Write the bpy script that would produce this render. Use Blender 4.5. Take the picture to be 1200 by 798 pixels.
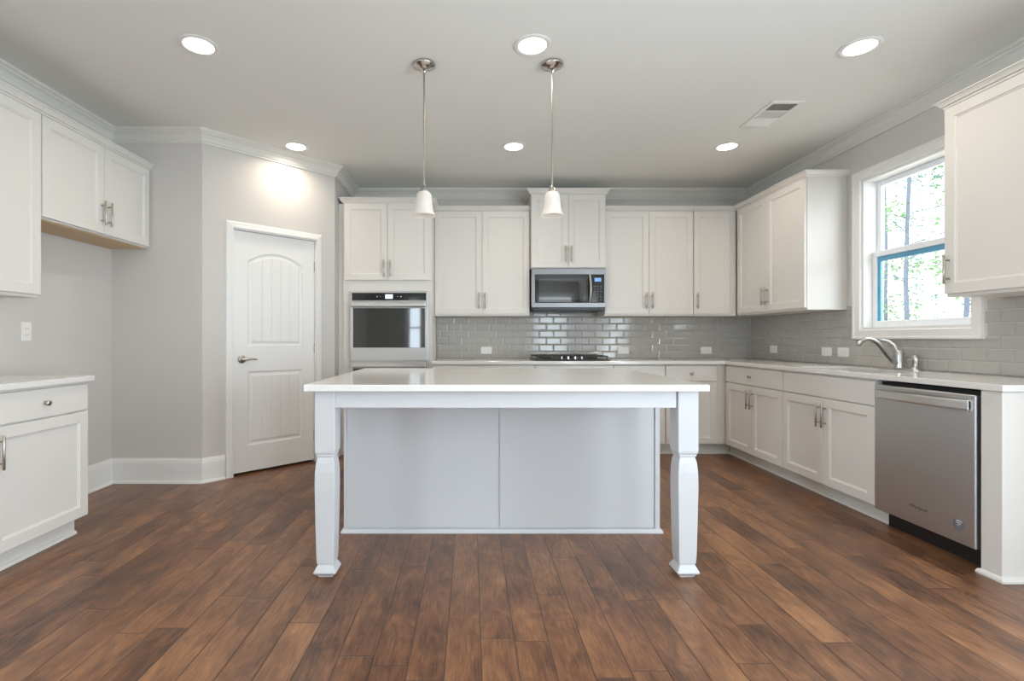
import bpy, bmesh, math, random
from mathutils import Vector, Matrix
from mathutils.geometry import tessellate_polygon
for o in list(bpy.data.objects): bpy.data.objects.remove(o)
SC = bpy.context.scene; COL = SC.collection
PI = math.pi
# ------------------------------------------------------------------ camera
CAM_H = 1.132; F = 580.0
cam = bpy.data.cameras.new('camera'); cam.sensor_width = 36; cam.lens = F/1200*36
cam.shift_x = 48/1200; cam.shift_y = -1.5/1200; cam.clip_start = .05
camo = bpy.data.objects.new('camera', cam); COL.objects.link(camo)
camo.location = (0, 0, CAM_H); camo.rotation_euler = (PI/2, 0, 0); SC.camera = camo
# ------------------------------------------------------------------ view, sky, daylight
SC.view_settings.view_transform = 'Standard'; SC.view_settings.look = 'None'
SC.view_settings.gamma = 1; SC.view_settings.use_curve_mapping = False
SC.view_settings.exposure = 0.10
SC.cycles.max_bounces = 10; SC.cycles.diffuse_bounces = 6; SC.cycles.glossy_bounces = 5
SC.cycles.transmission_bounces = 8; SC.cycles.transparent_max_bounces = 16
SC.cycles.sample_clamp_indirect = 6; SC.cycles.caustics_reflective = False; SC.cycles.caustics_refractive = False
W = bpy.data.worlds.new('overcast_sky'); SC.world = W; W.use_nodes = True
bg = W.node_tree.nodes['Background']; bg.inputs[0].default_value = (.86, .94, 1, 1); bg.inputs[1].default_value = 5.0
CAN_W = 4.4; CAN_C = (1, .86, .70)
def area(name, loc, rot, sx, sy, watts, col=(.71, .865, 1), portal=False):
    l = bpy.data.lights.new(name, 'AREA'); l.shape = 'RECTANGLE'; l.size = sx; l.size_y = sy
    l.energy = watts; l.color = col
    if portal: l.cycles.is_portal = True
    o = bpy.data.objects.new(name, l); COL.objects.link(o); o.location = loc; o.rotation_euler = rot
    return o
# ------------------------------------------------------------------ dimensions
XL, XR, YB, YR, H = -2.83, 3.08, 5.44, -4.0, 2.772
P0 = (-2.118, 3.90); P1 = (-1.30, 4.718)          # pantry wall
TILT = PI/2+math.radians(26)                       # sky light plus light thrown up by the bright ground outside
area('rear_window_daylight', (2.40, YR-.75, 1.15), (TILT, 0, 0), 1.3, 2.3, 75)
area('entry_window_daylight', (-1.55, YR-.75, 1.3), (TILT, 0, 0), .50, 1.8, 18)
area('side_window_daylight', (XR+.80, -.1, 1.10), (0, TILT, 0), 2.3, 2.7, 190)
area('left_added_fill', (XL-.80, -1.2, 1.25), (0, -TILT, 0), 2.0, 1.5, 330)  # fill lamp added out of view on the left to brighten the right base cabinets
area('patio_window_daylight', (XR+.80, -2.7, 1.10), (0, TILT, 0), 2.3, 1.5, 125)

# ------------------------------------------------------------------ materials
def nodes(name):
    m = bpy.data.materials.new(name); m.use_nodes = True
    return m, m.node_tree.nodes, m.node_tree.links, m.node_tree.nodes['Principled BSDF']
def mat(name, col, rough=.5, metal=0, bump=0, bscale=200, spec=.5, coat=0, emit=None, estr=0, var=0):
    m, N, L, p = nodes(name)
    p.inputs['Base Color'].default_value = (*col, 1); p.inputs['Roughness'].default_value = rough
    p.inputs['Metallic'].default_value = metal; p.inputs['Specular IOR Level'].default_value = spec
    p.inputs['Coat Weight'].default_value = coat
    if emit: p.inputs['Emission Color'].default_value = (*emit, 1); p.inputs['Emission Strength'].default_value = estr
    if bump or var:
        g = N.new('ShaderNodeNewGeometry'); n = N.new('ShaderNodeTexNoise'); n.inputs['Scale'].default_value = bscale
        L.new(g.outputs['Position'], n.inputs['Vector'])
        if bump:
            b = N.new('ShaderNodeBump'); b.inputs['Strength'].default_value = bump; b.inputs['Distance'].default_value = .002
            L.new(n.outputs['Fac'], b.inputs['Height']); L.new(b.outputs['Normal'], p.inputs['Normal'])
        if var:
            mx = N.new('ShaderNodeMix'); mx.data_type = 'RGBA'
            mx.inputs[6].default_value = (*[c*(1-var) for c in col], 1); mx.inputs[7].default_value = (*[min(1, c*(1+var)) for c in col], 1)
            L.new(n.outputs['Fac'], mx.inputs[0]); L.new(mx.outputs[2], p.inputs['Base Color'])
    return m
def brushed(name, col, rough, axis):
    m, N, L, p = nodes(name)
    p.inputs['Base Color'].default_value = (*col, 1); p.inputs['Metallic'].default_value = 1
    g = N.new('ShaderNodeTexCoord'); mp = N.new('ShaderNodeMapping'); n = N.new('ShaderNodeTexNoise')
    mp.inputs['Scale'].default_value = [4 if a == axis else 500 for a in 'xyz']
    L.new(g.outputs['Object'], mp.inputs['Vector']); L.new(mp.outputs['Vector'], n.inputs['Vector'])
    r = N.new('ShaderNodeMapRange'); r.inputs[3].default_value = rough-.06; r.inputs[4].default_value = rough+.08
    L.new(n.outputs['Fac'], r.inputs[0]); L.new(r.outputs[0], p.inputs['Roughness'])
    b = N.new('ShaderNodeBump'); b.inputs['Strength'].default_value = .06; b.inputs['Distance'].default_value = .001
    L.new(n.outputs['Fac'], b.inputs['Height']); L.new(b.outputs['Normal'], p.inputs['Normal'])
    return m
def floor_mat():
    m, N, L, p = nodes('hand_scraped_walnut')
    def M(op, a, b=None, c=None):
        n = N.new('ShaderNodeMath'); n.operation = op
        for i, v in enumerate((a, b, c)):
            if v is None: continue
            if isinstance(v, (int, float)): n.inputs[i].default_value = v
            else: L.new(v, n.inputs[i])
        return n.outputs[0]
    g = N.new('ShaderNodeNewGeometry'); s = N.new('ShaderNodeSeparateXYZ'); L.new(g.outputs['Position'], s.inputs[0])
    wd = .127
    cx = M('DIVIDE', M('ADD', s.outputs[0], 20.03), wd); ci = M('FLOOR', cx); fx = M('SUBTRACT', cx, ci)
    wn = N.new('ShaderNodeTexWhiteNoise'); wn.noise_dimensions = '1D'; L.new(ci, wn.inputs['W'])
    ln = M('ADD', .75, M('MULTIPLY', wn.outputs['Value'], .6))
    ry = M('DIVIDE', M('ADD', M('ADD', s.outputs[1], 30), M('MULTIPLY', wn.outputs['Value'], 7.3)), ln)
    ri = M('FLOOR', ry); fy = M('SUBTRACT', ry, ri)
    wn2 = N.new('ShaderNodeTexWhiteNoise'); wn2.noise_dimensions = '2D'
    cv = N.new('ShaderNodeCombineXYZ'); L.new(ci, cv.inputs[0]); L.new(ri, cv.inputs[1]); L.new(cv.outputs[0], wn2.inputs['Vector'])
    # grain in plank space
    gv = N.new('ShaderNodeCombineXYZ')
    L.new(M('MULTIPLY', s.outputs[0], 7.5), gv.inputs[0])
    L.new(M('ADD', M('MULTIPLY', s.outputs[1], 3.0), M('MULTIPLY', wn2.outputs['Value'], 40)), gv.inputs[1])
    L.new(M('MULTIPLY', wn2.outputs['Value'], 17), gv.inputs[2])
    n1 = N.new('ShaderNodeTexNoise'); n1.inputs['Scale'].default_value = 1.6; n1.inputs['Detail'].default_value = 9; n1.inputs['Roughness'].default_value = .62; n1.inputs['Distortion'].default_value = 1.8
    L.new(gv.outputs[0], n1.inputs['Vector'])
    gv2 = N.new('ShaderNodeCombineXYZ')
    L.new(M('MULTIPLY', s.outputs[0], 120), gv2.inputs[0])
    L.new(M('ADD', M('MULTIPLY', s.outputs[1], 6), M('MULTIPLY', wn2.outputs['Value'], 90)), gv2.inputs[1])
    n2 = N.new('ShaderNodeTexNoise'); n2.inputs['Scale'].default_value = 1.5; n2.inputs['Detail'].default_value = 4
    L.new(gv2.outputs[0], n2.inputs['Vector'])
    # mottled stain
    n3 = N.new('ShaderNodeTexNoise'); n3.inputs['Scale'].default_value = 5; n3.inputs['Detail'].default_value = 3
    L.new(gv.outputs[0], n3.inputs['Vector']); n3.inputs['Scale'].default_value = .9
    v = M('ADD', M('ADD', M('MULTIPLY', wn2.outputs['Value'], .20), M('MULTIPLY', n1.outputs['Fac'], .72)), M('MULTIPLY', n2.outputs['Fac'], .55))
    v = M('SUBTRACT', M('ADD', v, M('MULTIPLY', M('SUBTRACT', n3.outputs['Fac'], .5), .7)), .14)
    cr = N.new('ShaderNodeValToRGB'); L.new(v, cr.inputs[0])
    e = cr.color_ramp.elements
    e[0].position = .22; e[0].color = (.030, .014, .009, 1)
    e[1].position = 1.0; e[1].color = (.44, .215, .097, 1)
    for pos, c in ((.42, (.096, .043, .023, 1)), (.62, (.180, .082, .041, 1)), (.8, (.285, .135, .063, 1))):
        x = e.new(pos); x.color = c
    # seams
    ex = M('MINIMUM', fx, M('SUBTRACT', 1, fx)); ey = M('MULTIPLY', M('MINIMUM', fy, M('SUBTRACT', 1, fy)), M('DIVIDE', ln, wd))
    d = M('MINIMUM', ex, ey)
    mr = N.new('ShaderNodeMapRange'); mr.inputs[1].default_value = .004; mr.inputs[2].default_value = .022; L.new(d, mr.inputs[0])
    mx = N.new('ShaderNodeMix'); mx.data_type = 'RGBA'; mx.inputs[6].default_value = (.040, .018, .011, 1)
    L.new(mr.outputs[0], mx.inputs[0]); L.new(cr.outputs[0], mx.inputs[7]); L.new(mx.outputs[2], p.inputs['Base Color'])
    rr = N.new('ShaderNodeMapRange'); rr.inputs[3].default_value = .24; rr.inputs[4].default_value = .40
    L.new(n1.outputs['Fac'], rr.inputs[0]); L.new(rr.outputs[0], p.inputs['Roughness'])
    hgt = M('ADD', M('MULTIPLY', n2.outputs['Fac'], .35), M('ADD', M('MULTIPLY', n1.outputs['Fac'], 1.0), M('MULTIPLY', mr.outputs[0], .6)))
    b = N.new('ShaderNodeBump'); b.inputs['Strength'].default_value = .5; b.inputs['Distance'].default_value = .004
    L.new(hgt, b.inputs['Height']); L.new(b.outputs['Normal'], p.inputs['Normal'])
    p.inputs['Specular IOR Level'].default_value = .5
    return m
def glass_mat(name, tint=(1, 1, 1)):
    m = bpy.data.materials.new(name); m.use_nodes = True; N = m.node_tree.nodes; L = m.node_tree.links
    N.clear(); out = N.new('ShaderNodeOutputMaterial'); mx = N.new('ShaderNodeMixShader'); t = N.new('ShaderNodeBsdfTransparent')
    gl = N.new('ShaderNodeBsdfGlossy'); gl.inputs['Roughness'].default_value = .01; lw = N.new('ShaderNodeLayerWeight'); lw.inputs[0].default_value = .5; pw = N.new('ShaderNodeMath'); pw.operation = 'POWER'; pw.inputs[1].default_value = 4; fr = N.new('ShaderNodeMath'); fr.operation = 'MULTIPLY_ADD'; fr.inputs[1].default_value = .45; fr.inputs[2].default_value = .03
    t.inputs[0].default_value = (*tint, 1)
    L.new(lw.outputs['Facing'], pw.inputs[0]); L.new(pw.outputs[0], fr.inputs[0]); L.new(fr.outputs[0], mx.inputs[0]); L.new(t.outputs[0], mx.inputs[1]); L.new(gl.outputs[0], mx.inputs[2]); L.new(mx.outputs[0], out.inputs[0])
    return m
def shade_mat():
    m = bpy.data.materials.new('alabaster_glass'); m.use_nodes = True; N = m.node_tree.nodes; L = m.node_tree.links
    p = N['Principled BSDF']; out = N['Material Output']
    p.inputs['Base Color'].default_value = (.86, .84, .82, 1); p.inputs['Roughness'].default_value = .3
    t = N.new('ShaderNodeBsdfTranslucent'); t.inputs[0].default_value = (.95, .92, .88, 1)
    mx = N.new('ShaderNodeMixShader'); mx.inputs[0].default_value = .45
    n = N.new('ShaderNodeTexNoise'); n.inputs['Scale'].default_value = 14; tc = N.new('ShaderNodeTexCoord'); L.new(tc.outputs['Object'], n.inputs['Vector'])
    r = N.new('ShaderNodeMapRange'); r.inputs[3].default_value = .35; r.inputs[4].default_value = .6; L.new(n.outputs['Fac'], r.inputs[0]); L.new(r.outputs[0], mx.inputs[0])
    L.new(p.outputs[0], mx.inputs[1]); L.new(t.outputs[0], mx.inputs[2]); L.new(mx.outputs[0], out.inputs[0])
    return m
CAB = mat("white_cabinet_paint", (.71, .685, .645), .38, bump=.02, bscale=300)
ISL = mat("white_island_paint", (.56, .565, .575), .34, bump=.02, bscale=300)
TRIM = mat('white_trim_paint', (.78, .77, .745), .4, bump=.02, bscale=250)
WALL = mat('greige_wall_paint', (.60, .575, .54), .75, bump=.05, bscale=350, spec=.3)
CEIL = mat('greige_ceiling_paint', (.79, .795, .765), .85, bump=.05, bscale=300, spec=.2)
QUARTZ = mat('white_quartz', (.74, .72, .695), .1, spec=.5, var=.03, bscale=120)
TILE = mat('grey_glazed_tile', (.42, .40, .37), .09, spec=.5, var=.06, bscale=4)
GROUT = mat('pale_grout', (.56, .545, .52), .8, bump=.1)
STEEL = brushed('brushed_steel', (.47, .45, .425), .32, 'x')
DSTEEL = brushed('satin_grey_steel', (.62, .625, .635), .38, 'x')
FAUC = mat('faucet_nickel', (.54, .53, .51), .32, 1, bump=.01)
MSTEEL = brushed('dark_brushed_steel', (.22, .22, .222), .34, 'x')
CROWNP = mat('soft_white_crown_paint', (.68, .665, .62), .45, bump=.02, bscale=250)
BRIGHT = mat('bright_steel', (.72, .71, .69), .3, 1, bump=.02)
NICKEL = mat('brushed_nickel', (.44, .40, .35), .3, 1, bump=.02)
CHROME = mat('polished_nickel', (.52, .50, .47), .16, 1, bump=.005)
BLACKG = mat('black_glass', (.010, .010, .011), .05, spec=.55, bump=.002)
OVENG = mat('oven_door_glass', (.014, .015, .012), .04, spec=1.0, bump=.002)
BLACK = mat('black_enamel', (.02, .02, .021), .35, bump=.03)
IRON = mat('cast_iron', (.035, .035, .036), .55, bump=.15)
DARK = mat('dark_toe_panel', (.016, .013, .014), .5, bump=.02)
GAP = mat('dark_recess', (.02, .018, .016), .9, bump=.02)
PLATE = mat('white_plastic', (.82, .81, .78), .35, bump=.01)
SLOT = mat('dark_slot', (.05, .045, .04), .7, bump=.02)
MAPLE = mat('unfinished_maple', (.60, .44, .26), .55, var=.15, bscale=30)
VINYL = mat('white_vinyl', (.86, .88, .9), .4, bump=.01)
FILM = mat('blue_protective_film', (.10, .36, .56), .35, bump=.05, bscale=60)
GLASS = glass_mat('window_glass')
SHADE = shade_mat()
LED = mat('frosted_light_lens', (.9, .9, .88), .5, emit=(1, .95, .87), estr=7, bump=.01)
DISPB = mat('blue_display', (.02, .05, .12), .3, emit=(.25, .5, 1), estr=.75, bump=.01)
DISPW = mat('white_display', (.1, .12, .15), .3, emit=(.75, .88, 1), estr=1.5, bump=.01)
PRINT = mat('grey_print', (.10, .10, .11), .5, bump=.01)
PRINTW = mat('white_print', (.85, .85, .86), .4, bump=.01)
STKR = mat('grey_sticker', (.16, .16, .18), .4, bump=.01)
PALE = mat('pale_print', (.7, .7, .7), .5, bump=.01)
FLOOR = floor_mat()
BARKD = mat('dark_bark', (.10, .12, .15), .9, bump=.4, bscale=40, var=.3)
BARKP = mat('pale_bark', (.62, .58, .54), .9, bump=.4, bscale=40, var=.2)
def leaf_mat(name, col):
    m, N, L, p = nodes(name)
    g = N.new('ShaderNodeNewGeometry'); n = N.new('ShaderNodeTexNoise'); n.inputs['Scale'].default_value = 2.2
    L.new(g.outputs['Position'], n.inputs['Vector'])
    mx = N.new('ShaderNodeMix'); mx.data_type = 'RGBA'; mx.inputs[6].default_value = (*[c*.6 for c in col], 1); mx.inputs[7].default_value = (*[min(1, c*1.4) for c in col], 1)
    L.new(n.outputs['Fac'], mx.inputs[0]); L.new(mx.outputs[2], p.inputs['Base Color']); p.inputs['Roughness'].default_value = .6
    return m
LEAFS = [leaf_mat('green_leaves', (.11, .22, .08)), leaf_mat('blue_green_leaves', (.09, .20, .16)), leaf_mat('tan_leaves', (.24, .22, .10))]
SOIL = mat('pale_leaf_litter', (.62, .58, .52), .95, bump=.5, bscale=12, var=.25)

# ------------------------------------------------------------------ mesh helpers
class MB:
    def __init__(s): s.bm = bmesh.new()
    def _in(s, t):
        me = bpy.data.meshes.new('t'); t.to_mesh(me); t.free(); s.bm.from_mesh(me); bpy.data.meshes.remove(me)
    def box(s, x0, x1, y0, y1, z0, z1, bev=0, seg=2):
        t = bmesh.new(); bmesh.ops.create_cube(t, size=1)
        for v in t.verts:
            v.co = Vector(((x0+x1)/2+v.co.x*(x1-x0), (y0+y1)/2+v.co.y*(y1-y0), (z0+z1)/2+v.co.z*(z1-z0)))
        if bev: bmesh.ops.bevel(t, geom=list(t.edges), offset=bev, segments=seg, affect='EDGES', profile=.5)
        s._in(t); return s
    def loops(s, rings, cap0=True, cap1=True):
        """rings: lists of equal length of points, joined in order"""
        R = [[s.bm.verts.new(p) for p in r] for r in rings]
        n = len(R[0])
        for a, b in zip(R, R[1:]):
            for i in range(n):
                j = (i+1) % n
                try: s.bm.faces.new((a[i], a[j], b[j], b[i]))
                except ValueError: pass
        if cap0: s.bm.faces.new(list(reversed(R[0])))
        if cap1: s.bm.faces.new(R[-1])
        return s
    def lathe(s, prof, c=(0, 0, 0), n=32, axis='z', cap0=True, cap1=True):
        rings = []
        for r, z in prof:
            ring = []
            for i in range(n):
                a = 2*PI*i/n; x, y = r*math.cos(a), r*math.sin(a)
                p = {'z': (x, y, z), 'y': (x, z, y), 'x': (z, x, y)}[axis]
                ring.append((c[0]+p[0], c[1]+p[1], c[2]+p[2]))
            rings.append(ring)
        return s.loops(rings, cap0, cap1)
    def tube(s, pts, rad, n=12):
        pts = [Vector(p) for p in pts]; rads = rad if isinstance(rad, (list, tuple)) else [rad]*len(pts)
        rings = []; up = None
        for i, p in enumerate(pts):
            d = (pts[min(i+1, len(pts)-1)]-pts[max(i-1, 0)]).normalized()
            if up is None: up = d.orthogonal().normalized()
            up = (up-d*up.dot(d)).normalized(); w = d.cross(up)
            rings.append([p+rads[i]*(math.cos(2*PI*k/n)*up+math.sin(2*PI*k/n)*w) for k in range(n)])
        return s.loops(rings)
    def prism(s, poly, z0, z1, holes=()):
        loops = [[Vector((x, y, 0)) for x, y in poly]]+[[Vector((x, y, 0)) for x, y in h] for h in holes]
        flat = [p for l in loops for p in l]
        lo = [s.bm.verts.new((p.x, p.y, z0)) for p in flat]; hi = [s.bm.verts.new((p.x, p.y, z1)) for p in flat]
        for a, b, c in tessellate_polygon(loops):
            s.bm.faces.new((hi[a], hi[b], hi[c])); s.bm.faces.new((lo[c], lo[b], lo[a]))
        k = 0
        for l in loops:
            for i in range(len(l)):
                j = (i+1) % len(l); s.bm.faces.new((lo[k+i], lo[k+j], hi[k+j], hi[k+i]))
            k += len(l)
        return s
    def sweep(s, prof, path, i0=0, i1=None):
        """prof: closed list of (out, z); path: 2-D points, 'out' is to the right of travel; mitred at path vertices"""
        path = [Vector(p) for p in path]; i1 = len(path)-1 if i1 is None else i1
        rings = []
        for i in range(i0, i1+1):
            def nrm(a, b):
                d = (b-a).normalized(); return Vector((d.y, -d.x))
            if i == 0: m = nrm(path[0], path[1])
            elif i == len(path)-1: m = nrm(path[-2], path[-1])
            else:
                n1 = nrm(path[i-1], path[i]); n2 = nrm(path[i], path[i+1]); m = (n1+n2); m = m/(m.dot(n1))
            rings.append([(path[i].x+m.x*o, path[i].y+m.y*o, z) for o, z in prof])
        return s.loops(rings)
    def build(s, name, m, parent=None, smooth=False, bevel=0):
        bm = s.bm; bmesh.ops.recalc_face_normals(bm, faces=bm.faces)
        me = bpy.data.meshes.new(name); bm.to_mesh(me); bm.free()
        me.materials.append(m)
        o = bpy.data.objects.new(name, me); COL.objects.link(o)
        if smooth:
            for p in me.polygons: p.use_smooth = True
            try: me.set_sharp_from_angle(angle=math.radians(38))
            except Exception: pass
        if bevel:
            b = o.modifiers.new('edge', 'BEVEL'); b.width = bevel; b.segments = 2; b.limit_method = 'ANGLE'; b.angle_limit = math.radians(40)
        if parent: o.parent = parent
        return o
def thing(name, label, cat, loc=(0, 0, 0), rz=0, group=None):
    o = bpy.data.objects.new(name, None); COL.objects.link(o); o.location = loc; o.rotation_euler = (0, 0, rz)
    o.empty_display_size = .1
    return tag(o, label, cat, group)
def tag(o, label, cat, group=None):
    o['label'] = label; o['category'] = cat
    if group: o['group'] = group
    return o
def struct(o, label=None):
    o['kind'] = 'structure'
    if label: o['label'] = label
    return o
def dup(root, loc, label=None, rz=None, group=None):
    r = root.copy(); COL.objects.link(r); r.location = loc
    if rz is not None: r.rotation_euler = (0, 0, rz)
    if label: r['label'] = label
    if group: r['group'] = group
    for ch in list(root.children):
        c = ch.copy(); COL.objects.link(c); c.parent = r
        for g in list(ch.children):
            d = g.copy(); COL.objects.link(d); d.parent = c
    return r
def text_mesh(name, txt, size, m, parent, M):
    cu = bpy.data.curves.new(name, 'FONT'); cu.body = txt; cu.size = size; cu.extrude = .0003; cu.align_x = 'CENTER'; cu.align_y = 'CENTER'
    t = bpy.data.objects.new(name+'_c', cu); COL.objects.link(t)
    dg = bpy.context.evaluated_depsgraph_get(); me = bpy.data.meshes.new_from_object(t.evaluated_get(dg))
    bpy.data.objects.remove(t); bpy.data.curves.remove(cu)
    me.name = name; me.transform(M); me.materials.clear(); me.materials.append(m)
    o = bpy.data.objects.new(name, me); COL.objects.link(o); o.parent = parent
    return o
FACE = Matrix.Rotation(PI/2, 4, 'X')              # text plane -> facing local -y

# ------------------------------------------------------------------ the room
T = .14
struct(MB().box(XL-T, XR+T, YR-T, YB+T, -.1, 0).build('floor', FLOOR))
struct(MB().box(XL-T, XR+T, YR-T, YB+T, H, H+.12).build('ceiling', CEIL))
def wall(name, axis, at, outd, a0, a1, holes=()):
    """axis 'x': wall runs along x at y=at; outd: +1/-1 side of thickness"""
    m = MB(); ss = sorted({a0, a1, *[v for h in holes for v in h[:2]]})
    t0, t1 = sorted((at, at+outd*T))
    def b(u0, u1, z0, z1):
        if axis == 'x': m.box(u0, u1, t0, t1, z0, z1)
        else: m.box(t0, t1, u0, u1, z0, z1)
    for u0, u1 in zip(ss, ss[1:]):
        hs = [h for h in holes if h[0] <= u0+1e-6 and h[1] >= u1-1e-6]
        if not hs: b(u0, u1, 0, H)
        else:
            h = hs[0]
            if h[2] > 0: b(u0, u1, 0, h[2])
            b(u0, u1, h[3], H)
    return struct(m.build(name, WALL))
W1 = (3.03, 3.905, 1.20, 2.385)                    # kitchen window opening: y0 y1 z0 z1
W2 = (-1.4, 1.2, .20, 2.35)
W3 = (1.88, 2.93, .30, 2.40); W4 = (-1.75, -1.35, .60, 2.30); W6 = (-1.9, -.5, .6, 2.3); W5 = (-3.4, -2.0, .30, 2.30)
wall('wall_left', 'y', XL, -1, YR, YB+T, (W6,))
wall('wall_nook', 'x', P0[1], 1, XL, P0[0])
wall_back = wall('wall_back', 'x', YB, 1, XL, XR+T)
wall_right = wall('wall_right', 'y', XR, 1, YR, YB, (W1, W2, W5))
wall('wall_rear', 'x', YR, -1, XL, XR, (W3, W4))
# pantry wall with its doorway, built in its own frame (x along the wall, y into the pantry)
PL = math.hypot(P1[0]-P0[0], P1[1]-P0[1])
DS0, DS1, DZ = .225, .968, 2.05                    # doorway along the wall, height
def at45(o): o.location = (*P0, 0); o.rotation_euler = (0, 0, PI/4); return o
m = MB(); m.box(0, DS0, 0, T, 0, H); m.box(DS1, PL, 0, T, 0, H); m.box(DS0, DS1, 0, T, DZ, H)
struct(at45(m.build('wall_pantry', WALL)))
struct(MB().box(P1[0]-T, P1[0], P1[1], YB, 0, H).build('wall_return', WALL))
# ceiling crown
CRH, CRP = .098, .085
CROWN = [(0, H-CRH), (.012, H-CRH), (.014, H-CRH+.012), (.022, H-CRH+.018), (.030, H-.062), (.046, H-.040), (.064, H-.028), (.068, H-.020), (.078, H-.018), (.080, H-.012), (CRP, H-.010), (CRP, H), (0, H)]
ROOM = [(XL, YR), (XL, P0[1]), P0, P1, (P1[0], YB), (XR, YB), (XR, YR), (XL, YR)]
for i in range(6):
    struct(MB().sweep(CROWN, ROOM, i, i+1).build('trim_%d' % (i+1), CROWNP))
# baseboards
BH = .195
BASE = [(0, 0), (.030, 0), (.030, .008), (.026, .018), (.016, .022), (.016, BH-.035), (.013, BH-.03), (.013, BH-.022), (.010, BH-.012), (.006, BH), (0, BH)]
def lerp(s): return (P0[0]+.70711*s, P0[1]+.70711*s)
bpath = [(XL, 2.90), (XL, P0[1]), P0, lerp(DS0-.06)]
for i, nm in enumerate(('left', 'nook', 'pantry')):
    struct(MB().sweep(BASE, bpath, i, i+1).build('baseboard_'+nm, TRIM))
struct(MB().sweep(BASE, [lerp(DS1+.06), P1, (P1[0], 4.82)]).build('baseboard_return', TRIM))
struct(MB().sweep(BASE, [(XR, 2.27), (XR, YR), (XL, YR), (XL, 1.68)]).build('baseboard_rear', TRIM))
# pantry door casing and jamb
m = MB()
CW = .058
def casing_prof():
    return [(0, 0), (.0, -.018), (.010, -.020), (.030, -.014), (.040, -.014), (CW-.004, -.009), (CW, 0)]
def frame_sweep(mb, x0, x1, z0, z1, prof, y=0, closed=False):
    """profile (outward from opening, y) mitred round an opening; open at bottom unless closed"""
    rings = []
    if closed: pts = [(x0, z0, -1, -1), (x0, z1, -1, 1), (x1, z1, 1, 1), (x1, z0, 1, -1), (x0, z0, -1, -1)]
    else: pts = [(x0, z0, -1, 0), (x0, z1, -1, 1), (x1, z1, 1, 1), (x1, z0, 1, 0)]
    for x, z, sx, sz in pts: rings.append([(x+sx*o, y+d, z+sz*o) for o, d in prof])
    mb.loops(rings, not closed, not closed)
frame_sweep(m, DS0+.004, DS1-.004, 0, DZ-.004, [(p[1-1], p[1]) for p in casing_prof()])
m.box(DS0, DS0+.012, 0, T, 0, DZ); m.box(DS1-.012, DS1, 0, T, 0, DZ); m.box(DS0, DS1, 0, T, DZ-.012, DZ)
struct(at45(m.build('trim_7', TRIM)))

# ------------------------------------------------------------------ pantry door
def plank_panel(mb, x0, x1, z0, z1, arch, y0):
    """moulded panel: hole loop -> cove -> raised planked field; returns hole outline"""
    def top(x, ins):
        t = (x-(x0+x1)/2)/((x1-x0)/2); return z1+arch*(1-t*t)-ins
    n = 18
    def ring(ins, d):
        a, b = x0+ins, x1-ins
        pts = [(a, y0+d, z0+ins)]+[(b, y0+d, z0+ins)]
        for i in range(n+1):
            x = b+(a-b)*i/n; pts.append((x, y0+d, top(x, ins)))
        return pts
    mb.loops([ring(0, 0), ring(.008, .007), ring(.018, .009), ring(.026, .008), ring(.040, .002)], False, False)
    a, b = x0+.040, x1-.040; NP = 5
    xs = []
    for k in range(NP):
        w = (b-a)/NP; xs += [(a+k*w+(.004 if k else 0), 0), (a+(k+1)*w-(.004 if k < NP-1 else 0), 0)]
        for q in range(1, 4): xs.append((a+k*w+.004+(w-.008)*q/4, 0))
        if k < NP-1: xs.append((a+(k+1)*w, .0032))
    xs.sort(); bot = [mb.bm.verts.new((x, y0+.002+d, z0+.040)) for x, d in xs]; tp = [mb.bm.verts.new((x, y0+.002+d, top(x, .040))) for x, d in xs]
    for i in range(len(xs)-1): mb.bm.faces.new((bot[i], bot[i+1], tp[i+1], tp[i]))
    return [(p[0], p[2]) for p in ring(0, 0)]
sx0, sx1, sz0, sz1, sy = DS0+.015, DS1-.015, .022, DZ-.016, .012
m = MB()
h1 = plank_panel(m, sx0+.115, sx1-.115, 1.075, 1.79, .085, sy)
h2 = plank_panel(m, sx0+.115, sx1-.115, .24, .86, 0, sy)
loops = [[Vector((a, b, 0)) for a, b in l] for l in ([(sx0, sz0), (sx1, sz0), (sx1, sz1), (sx0, sz1)], h1, h2)]
fl = [p for l in loops for p in l]; vs = [m.bm.verts.new((p.x, sy, p.y)) for p in fl]
for a, b, c in tessellate_polygon(loops): m.bm.faces.new((vs[a], vs[b], vs[c]))
bv = [m.bm.verts.new((x, sy+.035, z)) for x, z in ((sx0, sz0), (sx1, sz0), (sx1, sz1), (sx0, sz1))]
for i in range(4): m.bm.faces.new((vs[i], vs[(i+1) % 4], bv[(i+1) % 4], bv[i]))
m.bm.faces.new(bv); bmesh.ops.remove_doubles(m.bm, verts=m.bm.verts, dist=1e-5)
door = struct(at45(m.build('door_1', TRIM)), 'white two-panel arched plank door to the pantry')
hx, hz = sx0+.065, .965
m = MB().lathe([(0, sy), (.031, sy), (.033, sy-.006), (.026, sy-.014), (.014, sy-.017), (.011, sy-.03), (.011, sy-.05), (.0, sy-.052)], (hx, 0, hz), 24, 'y', False, False)
m.tube([(hx, sy-.043, hz), (hx+.02, sy-.05, hz), (hx+.06, sy-.05, hz+.003), (hx+.10, sy-.047, hz-.002), (hx+.112, sy-.046, hz-.004)], [.011, .010, .008, .0075, .004], 12)
m.build('door_handle', NICKEL, door, True)
for z in (1.80, 1.05, .25):
    MB().lathe([(0, z-.045), (.007, z-.045), (.007, z+.045), (.005, z+.049), (0, z+.05)], (sx1+.003, sy-.004, 0), 12).build('hinge', NICKEL, door, True)

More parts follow.
